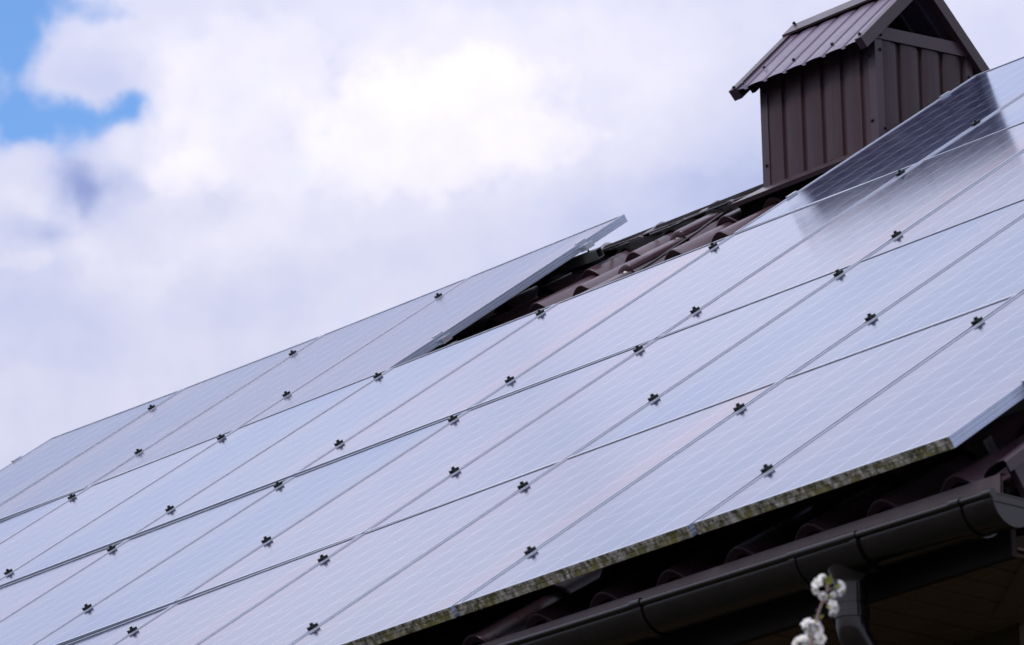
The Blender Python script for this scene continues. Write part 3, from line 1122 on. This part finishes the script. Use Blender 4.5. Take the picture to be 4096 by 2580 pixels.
nn = Vector((0, -math.sin(PITCH), math.cos(PITCH)))
up = Vector((0, math.cos(PITCH), math.sin(PITCH)))
RS = lambda x, s, n_=.006: Vector((x, CY0 - EAVE, ez)) + up * s + nn * n_
scr = [((-4.069, CY0 - .006, 3.956), (0, -1, 0)), ((-4.073, CY0 - .006, 3.641), (0, -1, 0)), ((-3.698, CY0, 3.554), (0, -1, 0)),
       ((-3.456, CY0 - .006, 3.655), (0, -1, 0)), ((-3.458, CY0 - .006, 3.93), (0, -1, 0)),
       ((CX1 + .0105, 5.226, 4.018), (1, 0, 0)), ((CX1 + .006, 5.224, 3.955), (1, 0, 0)), ((CX1 + .006, 5.236, 3.623), (1, 0, 0)),
       ((CX1 + .006, 5.722, 3.950), (1, 0, 0)), ((CX1 + .0105, 5.717, 4.060), (1, 0, 0)),
       (W(-4.135, 6.21, -.081), EN), (RS(RX0 + .018, .012, .0085), nn), (RS(RX0 + .066, .02), nn), (RS(RX1 - .030, .035, .0085), nn),
       (RS(RX0 + .115, .125), nn), (RS(RX0 + .30, .10, -.004), nn), (RS(RX0 + .53, .095, -.004), nn), (RS(RX0 + .016, slope_len + .004, .02), Vector((0, -.1, 1)))]
for o, a in scr:
    mb = MB()
    mb.hexbolt(o, a, .0062, .0065, .0085)
    cpart('screw', mb, M['screw'])

# ------------------------------------------------------------------ solar panels
FW, FH = .992, 1.6227
FPROF = [(0, -.035), (0, -.0240), (.0011, -.0228), (.0011, -.0220), (0, -.0208), (0, -.0126), (.0011, -.0114), (.0011, -.0106), (0, -.0094),
         (0, -.0008), (.0007, 0), (.0105, 0), (.0112, -.0007), (.0112, -.0040), (.003, -.0045), (.003, -.0330), (.025, -.0330), (.025, -.035)]


def frame_mb(moss):
    mb = MB()
    n = len(FPROF)
    vs = []
    for d, z in FPROF:
        a, b = FW / 2 - d, FH / 2 - d
        vs += [(-a, -b, z), (a, -b, z), (a, b, z), (-a, b, z)]
    for k in range(n):
        k2 = (k + 1) % n
        for e in range(4):
            e2 = (e + 1) % 4
            mi = 1 if (moss and e == 0 and k < 9) else (3 if e == 0 else 2) if k in (10, 11, 12) else 0  # lower lip takes a paler metal that paints in its bright reflection
            mb.add([vs[k * 4 + e], vs[k * 4 + e2], vs[k2 * 4 + e2], vs[k2 * 4 + e]], [(0, 1, 2, 3)], mi)
    if moss:
        # plastic corner keys at both lower corners
        for s in (-1, 1):
            pass
    return mb


def glass_mb():
    mb = MB()
    a, b = FW / 2 - .004, FH / 2 - .004
    mb.add([(-a, -b, -.0028), (a, -b, -.0028), (a, b, -.0028), (-a, b, -.0028)], [(0, 1, 2, 3)], 0)
    mb.add([(-a, -b, -.0075), (a, -b, -.0075), (a, b, -.0075), (-a, b, -.0075)], [(3, 2, 1, 0)], 1)
    return mb


def panel_proto(name, moss, dirty):
    r = empty(name)
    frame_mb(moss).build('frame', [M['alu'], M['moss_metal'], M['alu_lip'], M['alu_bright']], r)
    glass_mb().build('glass', [M['glass_dirty'] if dirty else M['glass'], M['backsheet']], r)
    return r


ORD = ['rightmost', 'second', 'third', 'fourth', 'fifth', 'sixth', 'seventh', 'eighth', 'ninth']
ROWS = [('bottom row', 0, 0, range(-4, 2), 'mossy-edged solar panel'),
        ('second row up', 1, 1, range(-6, 1), 'clean pale blue solar panel'),
        ('third row up', 2, 2, range(-8, 0), 'pale lilac solar panel'),
        ('upper left block', 3, 3, range(-9, -5), 'dull grimy solar panel'),
        ('upper right block', 4, 3, range(-3, -1), 'solar panel mirroring the chimney')]
protos = {}
for (rn, g, r, cols, adj) in ROWS:
    cols = list(cols)[::-1]
    for i, c in enumerate(cols):
        key = (g == 0, g == 3)
        if key not in protos:
            protos[key] = panel_proto('solar_panel', g == 0, g == 3)
            o = protos[key]
        else:
            o = copy_tree(protos[key])
        o.matrix_world = frame_at(g, c + .5, r + .5, .5, .5)
        if g == 4:
            lab = ['solar panel beside the chimney at right edge, upper right block of array',
                   'solar panel below the chimney, mostly dark with its reflection, upper right block'][i]
        elif g == 0 and i == 0:
            lab = 'mossy-edged solar panel at the gable end, rightmost in the bottom row'
        elif g == 3 and i == 0:
            lab = 'dull grimy solar panel beside the bare tiles, rightmost in upper left block'
        elif g == 3 and i == 3:
            lab = 'dull grimy solar panel at far left end of the upper left block'
        elif i == 0:
            lab = '%s, rightmost in the %s of the array' % (adj, rn)
        elif i == len(cols) - 1:
            lab = '%s, leftmost in the %s of the array' % (adj, rn)
        else:
            lab = '%s, %s from the right in the %s' % (adj, ORD[i], rn)
        tag(o, lab, 'solar panel', 'solar panels on the house roof')

# ------------------------------------------------------------------ clamps


def mid_clamp():
    r = empty('panel_clamp')
    mb = MB()
    kx, ky = .66, .60
    # channel with serrated flanks and flared wings
    for sx in (-1, 1):
        mb.bbox(sx * .0135 - .0025, sx * .0135 + .0025, -.024, .024, .0004, .0075, .0006)
        for k in range(6):
            y = -.0205 + k * .0082
            mb.box(sx * .0165 - .0014, sx * .0165 + .0014, y - .0022, y + .0022, .0006, .0068)
        mb.hexa([Vector(q) for q in ((sx * .011, -.025, .0072), (sx * .0172, -.025, .0078), (sx * .0172, .025, .0078), (sx * .011, .025, .0072),
                                     (sx * .011, -.025, .0095), (sx * .0178, -.025, .0101), (sx * .0178, .025, .0101), (sx * .011, .025, .0095))])
    mb.bbox(-.0112, .0112, -.025, .025, .0055, .0095, .0006)
    mb.box(-.006, .006, -.024, .024, -.03, .0055)
    mb.v = [(a * kx, b * ky, c) for a, b, c in mb.v]
    mb.build('body', M['clamp'], r)
    mb = MB()
    mb.hexbolt((0, 0, .0095), (0, 0, 1), .0060, .0062, .0072)
    mb.build('bolt', M['clamp'], r)
    return r


def end_clamp(sx):
    r = empty('end_clamp')
    mb = MB()
    f = lambda a: sx * a
    lo = lambda a, b: (min(f(a), f(b)), max(f(a), f(b)))
    for (a, b, z0, z1, y0, y1) in ((.0006, .0048, -.036, .0040, -.029, .029), (-.011, .0048, .0006, .0048, -.029, .029), (.0048, .040, -.0385, -.0342, -.029, .029),
                                   (.0355, .040, -.0342, -.014, -.029, .029), (.0048, .012, -.020, -.0155, -.029, .029)):
        xa, xb = lo(a, b)
        mb.bbox(xa, xb, y0, y1, z0, z1, .0006)
    mb.build('body', M['alu_bright'], r)
    mb = MB()
    mb.hexbolt((f(.018), 0, -.035), (0, 0, 1), .0065, .007, .009)
    mb.tube([(f(.018), 0, -.035), (f(.018), 0, -.085)], .004, 10)
    mb.build('bolt', M['screw'], r)
    return r


# (row, seam, position up the row, level) as they sit, rails are not quite level
MID = [(0, -1, 0.231, 'lower'), (0, 0, 0.228, 'lower'), (0, 1, 0.223, 'lower'), (0, -3, 0.859, 'upper'),
       (0, -2, 0.871, 'upper'), (0, -1, 0.866, 'upper'), (0, 0, 0.859, 'upper'), (0, 1, 0.861, 'upper'),
       (1, -4, 0.289, 'lower'), (1, -3, 0.304, 'lower'), (1, -2, 0.304, 'lower'), (1, -1, 0.294, 'lower'),
       (1, 0, 0.290, 'lower'), (1, -5, 0.934, 'upper'), (1, -4, 0.944, 'upper'), (1, -3, 0.942, 'upper'),
       (1, -2, 0.934, 'upper'), (1, -1, 0.929, 'upper'), (2, -6, 0.127, 'lower'), (2, -5, 0.154, 'lower'),
       (2, -4, 0.172, 'lower'), (2, -3, 0.155, 'lower'), (2, -2, 0.146, 'lower'), (2, -1, 0.143, 'lower'),
       (2, -7, 0.915, 'upper'), (2, -6, 0.930, 'upper'), (2, -5, 0.938, 'upper'), (2, -4, 0.931, 'upper'),
       (2, -3, 0.922, 'upper'), (2, -2, 0.923, 'upper'), (3, -7, 0.219, 'lower'), (3, -6, 0.224, 'lower'),
       (3, -8, 0.860, 'upper'), (3, -7, 0.863, 'upper'), (3, -6, 0.858, 'upper'), (4, -2, 0.233, 'lower')]
RIGHT = {0: 2, 1: 1, 2: 0, 3: -5, 4: -1}
RNAME = {0: 'bottom', 1: 'second', 2: 'third', 3: 'grimy top left', 4: 'top right'}
proto = None
for (g, c, f, lev) in MID:
    if proto is None:
        proto = mid_clamp()
        o = proto
    else:
        o = copy_tree(proto)
    r = (g if g < 4 else 3) + f
    o.matrix_world = frame_at(g, c, r) @ Matrix.Rotation(random.uniform(-.07, .07), 4, 'Z')
    k = RIGHT[g] - c
    nth = ['', 'first', 'second', 'third', 'fourth', 'fifth', 'sixth', 'seventh'][k]
    tag(o, 'dark clamp, %s one, on %s seam from the right, %s panel row' % (lev, nth, RNAME[g]), 'clamp', 'dark clamps along the panel seams')
ECL = [(3, -5 - .0089, .218, 1, 'silver end clamp low on the exposed side of the grimy panel by the bare tiles'),
       (3, -5 - .0089, .812, 1, 'silver end clamp high on the exposed panel side, against the sky'),
       (4, -3 + .0089, .232, -1, 'silver end clamp on panel edge below the chimney, nearer the bare tiles'),
       (4, -3 + .0089, .866, -1, 'silver end clamp on panel edge in front of the chimney wall, upper one'),
       (3, -9 + .0089, .850, -1, 'end clamp against the sky at the far left tip of the panels'),
       (0, 2 - .0089, .235, 1, 'end clamp on the gable-end side of the bottom right panel')]
for (g, c, f, sx, lab) in ECL:
    o = end_clamp(sx)
    o.matrix_world = frame_at(g, c, (g if g < 4 else 3) + f)
    tag(o, lab, 'clamp', 'silver end clamps on outer panel edges')

# ------------------------------------------------------------------ rails and hook


def rail(g, c0, c1, f, e0, e1, lab):
    m = frame_at(g, (c0 + c1) / 2, (g if g < 4 else 3) + f, (c1 - c0) / 2, .25)
    half = (c1 - c0) / 2 * PW
    mb = MB()
    x0, x1 = -half - e0, half + e1
    H, t_ = .020, .0028
    zc = -.0388 - H
    outer = [(-H, -H), (H, -H), (H, H), (-H, H)]
    inner = [(-H + t_, -H + t_), (H - t_, -H + t_), (H - t_, H - t_), (-H + t_, H - t_)]
    vs = []
    for x in (x0, x1):
        vs += [(x, a, zc + b) for a, b in outer] + [(x, a, zc + b) for a, b in inner]
    fs = []
    for k in range(4):
        k2 = (k + 1) % 4
        fs.append((k, 8 + k, 8 + k2, k2)[::-1])
        fs.append((4 + k, 4 + k2, 12 + k2, 12 + k)[::-1])
        fs.append((k, k2, 4 + k2, 4 + k))
        fs.append((8 + k, 12 + k, 12 + k2, 8 + k2))
    mb.add(vs, fs)
    o = mb.build('mounting_rail', M['alu_dull'])
    o.matrix_world = m
    tag(o, lab, 'rail', 'aluminium rails under the panels')
    return o


rail(3, -9, -5, .218, .05, .052, 'hollow aluminium rail poking out low beside the bare tiles')
rail(3, -9, -5, .812, .05, .052, 'aluminium rail end high under the grimy panel, above the ridge')
rail(0, -4, 2, .235, .0, -.012, 'lower aluminium rail under the bottom row at the gable end')

mb = MB()
hx = 1.86
for (s0, s1, n0, n1) in ((.24, .28, -.118, -.078), (.10, .28, -.122, -.117)):
    mb.hexa([W(hx, s0, n0), W(hx + .045, s0, n0), W(hx + .045, s1, n0), W(hx, s1, n0), W(hx, s0, n1), W(hx + .045, s0, n1), W(hx + .045, s1, n1), W(hx, s1, n1)])
o = mb.build('roof_hook', M['screw'], None, W(hx, .1, -.12))
o.location = W(hx, .1, -.12)
tag(o, 'metal roof hook in the shadow under the bottom right solar panel', 'bracket')

# ------------------------------------------------------------------ cables on the tiles


def smooth_path(pts, it=2):
    pts = [Vector(p) for p in pts]
    for _ in range(it):
        q = [pts[0]]
        for a, b in zip(pts, pts[1:]):
            q += [a * .75 + b * .25, a * .25 + b * .75]
        q.append(pts[-1])
        pts = q
    return pts


def cable(pts, r, lab):
    mb = MB()
    pp = smooth_path(pts)
    mb.tube(pp, r, 8)
    o = mb.build('cable', M['cable'], None, pp[0])
    o.location = pp[0]
    tag(o, lab, 'cable', 'black cables lying on the tiles')


cable([W(*p) for p in ((-4.842, 6.345, -.092), (-4.746, 6.300, -.086), (-4.673, 6.285, -.085), (-4.675, 6.325, -.09), (-4.647, 6.349, -.09), (-4.601, 6.356, -.09), (-4.531, 6.368, -.09), (-4.42, 6.40, -.095))],
      .0055, 'black cable sagging along the ridge between the panel blocks')
cable([W(*p) for p in ((-4.30, 6.44, -.108), (-4.368, 6.373, -.112), (-4.386, 6.311, -.115), (-4.366, 6.187, -.115), (-4.330, 6.055, -.115), (-4.330, 5.985, -.115), (-4.326, 5.912, -.115), (-4.306, 5.797, -.115), (-4.308, 5.732, -.115), (-4.35, 5.55, -.12))],
      .0055, 'black cable running down the bare tiles beside the sheet joint')
cable([W(*p) for p in ((-4.90, 6.27, -.080), (-4.931, 6.254, -.078), (-5.041, 6.308, -.085), (-5.157, 6.358, -.085), (-5.302, 6.434, -.085), (-5.424, 6.48, -.085), (-5.6, 6.40, -.085))],
      .006, 'black cable leading under the raised end of the grimy panel')

# ------------------------------------------------------------------ blossoming branch in front
BO = Vector((3.8349, -2.2265, -1.2072))
BR = Vector((R_.x, R_.y, 0)).normalized()
BD = Vector((-BR.y, BR.x, 0))


def BP(x, y, d=0.0):
    """branch-local: x to the right, y downwards (units of a tenth of a millimetre x 1.1), d away"""
    return BO + BR * ((x - 800) * .000131) + ZV * (-(y - 800) * .000131) + BD * d


tree = empty('fruit_tree', (BO.x, BO.y, GZ))
TO = Vector((BO.x, BO.y, GZ))
tag(tree, 'thin twig with clusters of white blossoms and young leaves in front of the eave', 'tree')


def petal_material():
    t = NT('white petal')
    geo = t.n('ShaderNodeNewGeometry')
    nz = t.noise(geo.outputs['Position'], 300, 2, .5)
    c = t.mix(nz.outputs[0], (.90, .89, .90, 1), (.84, .83, .86, 1))
    d = t.n('ShaderNodeBsdfDiffuse')
    t.link(c, d.inputs[0])
    tr = t.n('ShaderNodeBsdfTranslucent')
    tr.inputs[0].default_value = (.88, .88, .88, 1)
    ms = t.n('ShaderNodeMixShader')
    ms.inputs[0].default_value = .35
    t.link(d.outputs[0], ms.inputs[1])
    t.link(tr.outputs[0], ms.inputs[2])
    return t.finish(ms.outputs[0])


M['petal'] = petal_material()
M['leaf'] = painted('young leaf', (.10, .16, .02, 1), (.16, .13, .03, 1), .5, .1, 150, 0, 10, .3)
M['stamen'] = painted('stamen', (.55, .50, .22, 1), (.45, .5, .2, 1), .6, .1, 150, 0, 10, .3)

# trunk and boughs below the picture
mb = MB()
trunk = [Vector((BO.x + .3, BO.y - .2, GZ - .1)), Vector((BO.x + .27, BO.y - .15, GZ + 1.0)), Vector((BO.x + .15, BO.y - .1, GZ + 2.0)), Vector((BO.x + .02, BO.y - .03, GZ + 3.1))]
mb.tube(smooth_path(trunk), [.09 - .0055 * k for k in range(len(smooth_path(trunk)))], 10)
for (a, b, c) in ((Vector((.2, -.1, 1.6)), Vector((-.5, .3, 2.4)), Vector((-.8, .35, 2.9))), (Vector((.14, -.08, 2.1)), Vector((.6, -.4, 2.7)), Vector((.8, -.5, 3.1)))):
    o3 = Vector((BO.x, BO.y, GZ))
    pp = smooth_path([o3 + a, o3 + b, o3 + c])
    mb.tube(pp, [.035 - .03 * k / (len(pp) - 1) for k in range(len(pp))], 8)
mb.build('trunk', M['bark'], tree, TO)
mb = MB()
tw = [Vector((BO.x + .02, BO.y - .03, GZ + 3.05)), BP(420, 7000, .005), BP(380, 4000), BP(470, 2300), BP(520, 1640), BP(590, 1400), BP(650, 1130), BP(700, 980), BP(765, 820), BP(820, 700), BP(850, 600), BP(860, 530)]
tp = smooth_path(tw)
mb.tube(tp, [max(.0024, .012 - .0110 * (k / (len(tp) - 1)) ** .35) for k in range(len(tp))], 8)
for (x0, y0, x1, y1) in ((840, 640, 930, 605), (810, 720, 790, 705), (850, 570, 740, 560), (640, 1160, 720, 1110), (700, 990, 660, 960), (780, 800, 850, 880), (540, 1560, 470, 1480), (600, 1390, 690, 1430), (620, 1280, 600, 1240)):
    mb.tube([BP(x0, y0), BP((x0 + x1) / 2, (y0 + y1) / 2 + 6, -.001), BP(x1, y1)], [.0018, .0014, .0013], 6)
mb.build('twig', M['bark'], tree, TO)


def flower_mb(seed):
    rnd = random.Random(seed)
    mb = MB()
    for layer, (cnt, L, wd, tilt) in enumerate(((5, .0125, .0105, .35), (5, .0115, .0095, .75), (4, .009, .008, 1.05))):
        for k in range(cnt):
            a0 = 2 * PI * (k + .5 * (layer % 2)) / cnt + rnd.uniform(-.2, .2)
            tl = tilt + rnd.uniform(-.15, .15)
            vs = []
            NU, NV = 5, 5
            for i in range(NU):
                u = i / (NU - 1)
                wloc = wd * (math.sin(PI * min(1, .12 + u * .80)) ** .8) * .5
                if i == NU - 1:
                    wloc *= .9
                bend = tl - .5 * u
                r = L * u * math.cos(bend)
                z = L * u * math.sin(bend) + .0006 * rnd.uniform(-1, 1)
                for j in range(NV):
                    v = (j / (NV - 1) - .5) * 2
                    notch = -.0012 * (1 - abs(v)) if i == NU - 1 else 0
                    cup = .0018 * v * v * u
                    x, y = r + notch, v * wloc
                    vs.append((x * math.cos(a0) - y * math.sin(a0), x * math.sin(a0) + y * math.cos(a0), z + cup + rnd.uniform(-.0003, .0003)))
            fs = [(i * NV + j, (i + 1) * NV + j, (i + 1) * NV + j + 1, i * NV + j + 1) for i in range(NU - 1) for j in range(NV - 1)]
            mb.add(vs, fs, 0, True)
    for k in range(12):
        a0 = rnd.uniform(0, 2 * PI)
        e = rnd.uniform(.6, 1.3)
        p = Vector((math.cos(a0) * math.cos(e), math.sin(a0) * math.cos(e), math.sin(e))) * .006
        mb.tube([(0, 0, 0), p], .00025, 4, 1)
        mb.tube([p, p * 1.12], .0006, 5, 1)
    # green cup behind the petals
    mb.tube([(0, 0, -.0075), (0, 0, -.0045), (0, 0, .0004)], [.0012, .0030, .0036], 8, 2)
    return mb


FL = [(765, 430, -.4, .75, .6, .7), (690, 545, -.75, .15, .55, .95), (668, 640, -.7, -.55, .5, .72), (1065, 560, .85, .3, .45, .85), (1055, 665, .75, -.55, .35, .8),
      (775, 735, -.25, -.7, .7, .72), (930, 712, .3, -.35, .85, .5), (915, 850, .5, .55, .65, .75), (930, 945, .75, -.25, .6, .9), (905, 1020, .25, -.9, .4, .6),
      (500, 1200, -.65, .6, .5, 1.0), (620, 1190, -.1, .8, .6, .95), (655, 1290, .35, -.1, .9, 1.0), (560, 1310, -.4, -.45, .8, .95), (690, 1440, .6, .1, .8, 1.0), (730, 1400, .7, .4, .5, .7),
      (430, 1450, -.3, .75, .6, .95), (330, 1500, -.85, .3, .45, .9), (480, 1530, .2, .2, .95, .9), (640, 1500, .3, -.6, .7, .8),
      (420, 1700, -.5, -.3, .8, 1), (600, 1760, .5, -.2, .8, 1), (350, 1950, -.6, .3, .7, 1), (520, 2050, .6, .3, .7, 1)]
fm = []
for s in range(3):
    o = flower_mb(s + 3).build('flower', [M['petal'], M['stamen'], M['leaf']], tree)
    fm.append(o)
for k, (x, y, dx, dz, dt, sc) in enumerate(FL):
    o = fm[k] if k < 3 else fm[k % 3].copy()
    if k >= 3:
        COL.objects.link(o)
    nrm = (BR * dx + ZV * dz - BD * dt).normalized()
    q = nrm.to_track_quat('Z', 'Y')
    mt = Matrix.Translation(BP(x, y, random.uniform(-.006, .006)) - TO) @ q.to_matrix().to_4x4() @ Matrix.Rotation(random.uniform(0, 6), 4, 'Z') @ Matrix.Scale(sc * 1.22, 4)
    o.matrix_local = mt


def leaf_mb(L, wd):
    mb = MB()
    vs = []
    for i in range(8):
        u = i / 7
        w_ = wd * math.sin(PI * min(1, u * .96 + .02)) ** .8
        for j, v in enumerate((-1, 0, 1)):
            vs.append((u * L, v * w_, .25 * abs(v) * w_ + .2 * L * u * u))
    mb.add(vs, [(i * 3 + j, (i + 1) * 3 + j, (i + 1) * 3 + j + 1, i * 3 + j + 1) for i in range(7) for j in range(2)], 0, True)
    return mb


lp = leaf_mb(.022, .0050).build('leaf', M['leaf'], tree)
LV = [(850, 545, .35, 1, 1.0), (830, 540, -.35, .9, .8), (860, 555, .75, .8, .7), (1010, 640, .5, -.3, .6), (960, 600, 1, .35, .75), (850, 760, .9, .15, .55), (820, 900, .8, -.55, .75), (690, 1095, .9, .35, .55), (560, 1430, -.5, .5, .5), (640, 1080, -.8, .5, .3)]
for k, (x, y, dx, dz, sc) in enumerate(LV):
    o = lp if k == 0 else lp.copy()
    if k:
        COL.objects.link(o)
    xa = (BR * dx + ZV * dz - BD * .25).normalized()
    za = (-BD - xa * (-BD).dot(xa)).normalized()
    ya = za.cross(xa)
    m3 = Matrix((xa, ya, za)).transposed().to_4x4()
    o.matrix_local = Matrix.Translation(BP(x, y, -.001) - TO) @ m3 @ Matrix.Scale(sc, 4)

# ------------------------------------------------------------------ render settings
SC.view_settings.view_transform = 'Standard'
SC.view_settings.look = 'None'
SC.view_settings.exposure = .737
SC.view_settings.gamma = 1
SC.cycles.max_bounces = 6
SC.cycles.use_denoising = True
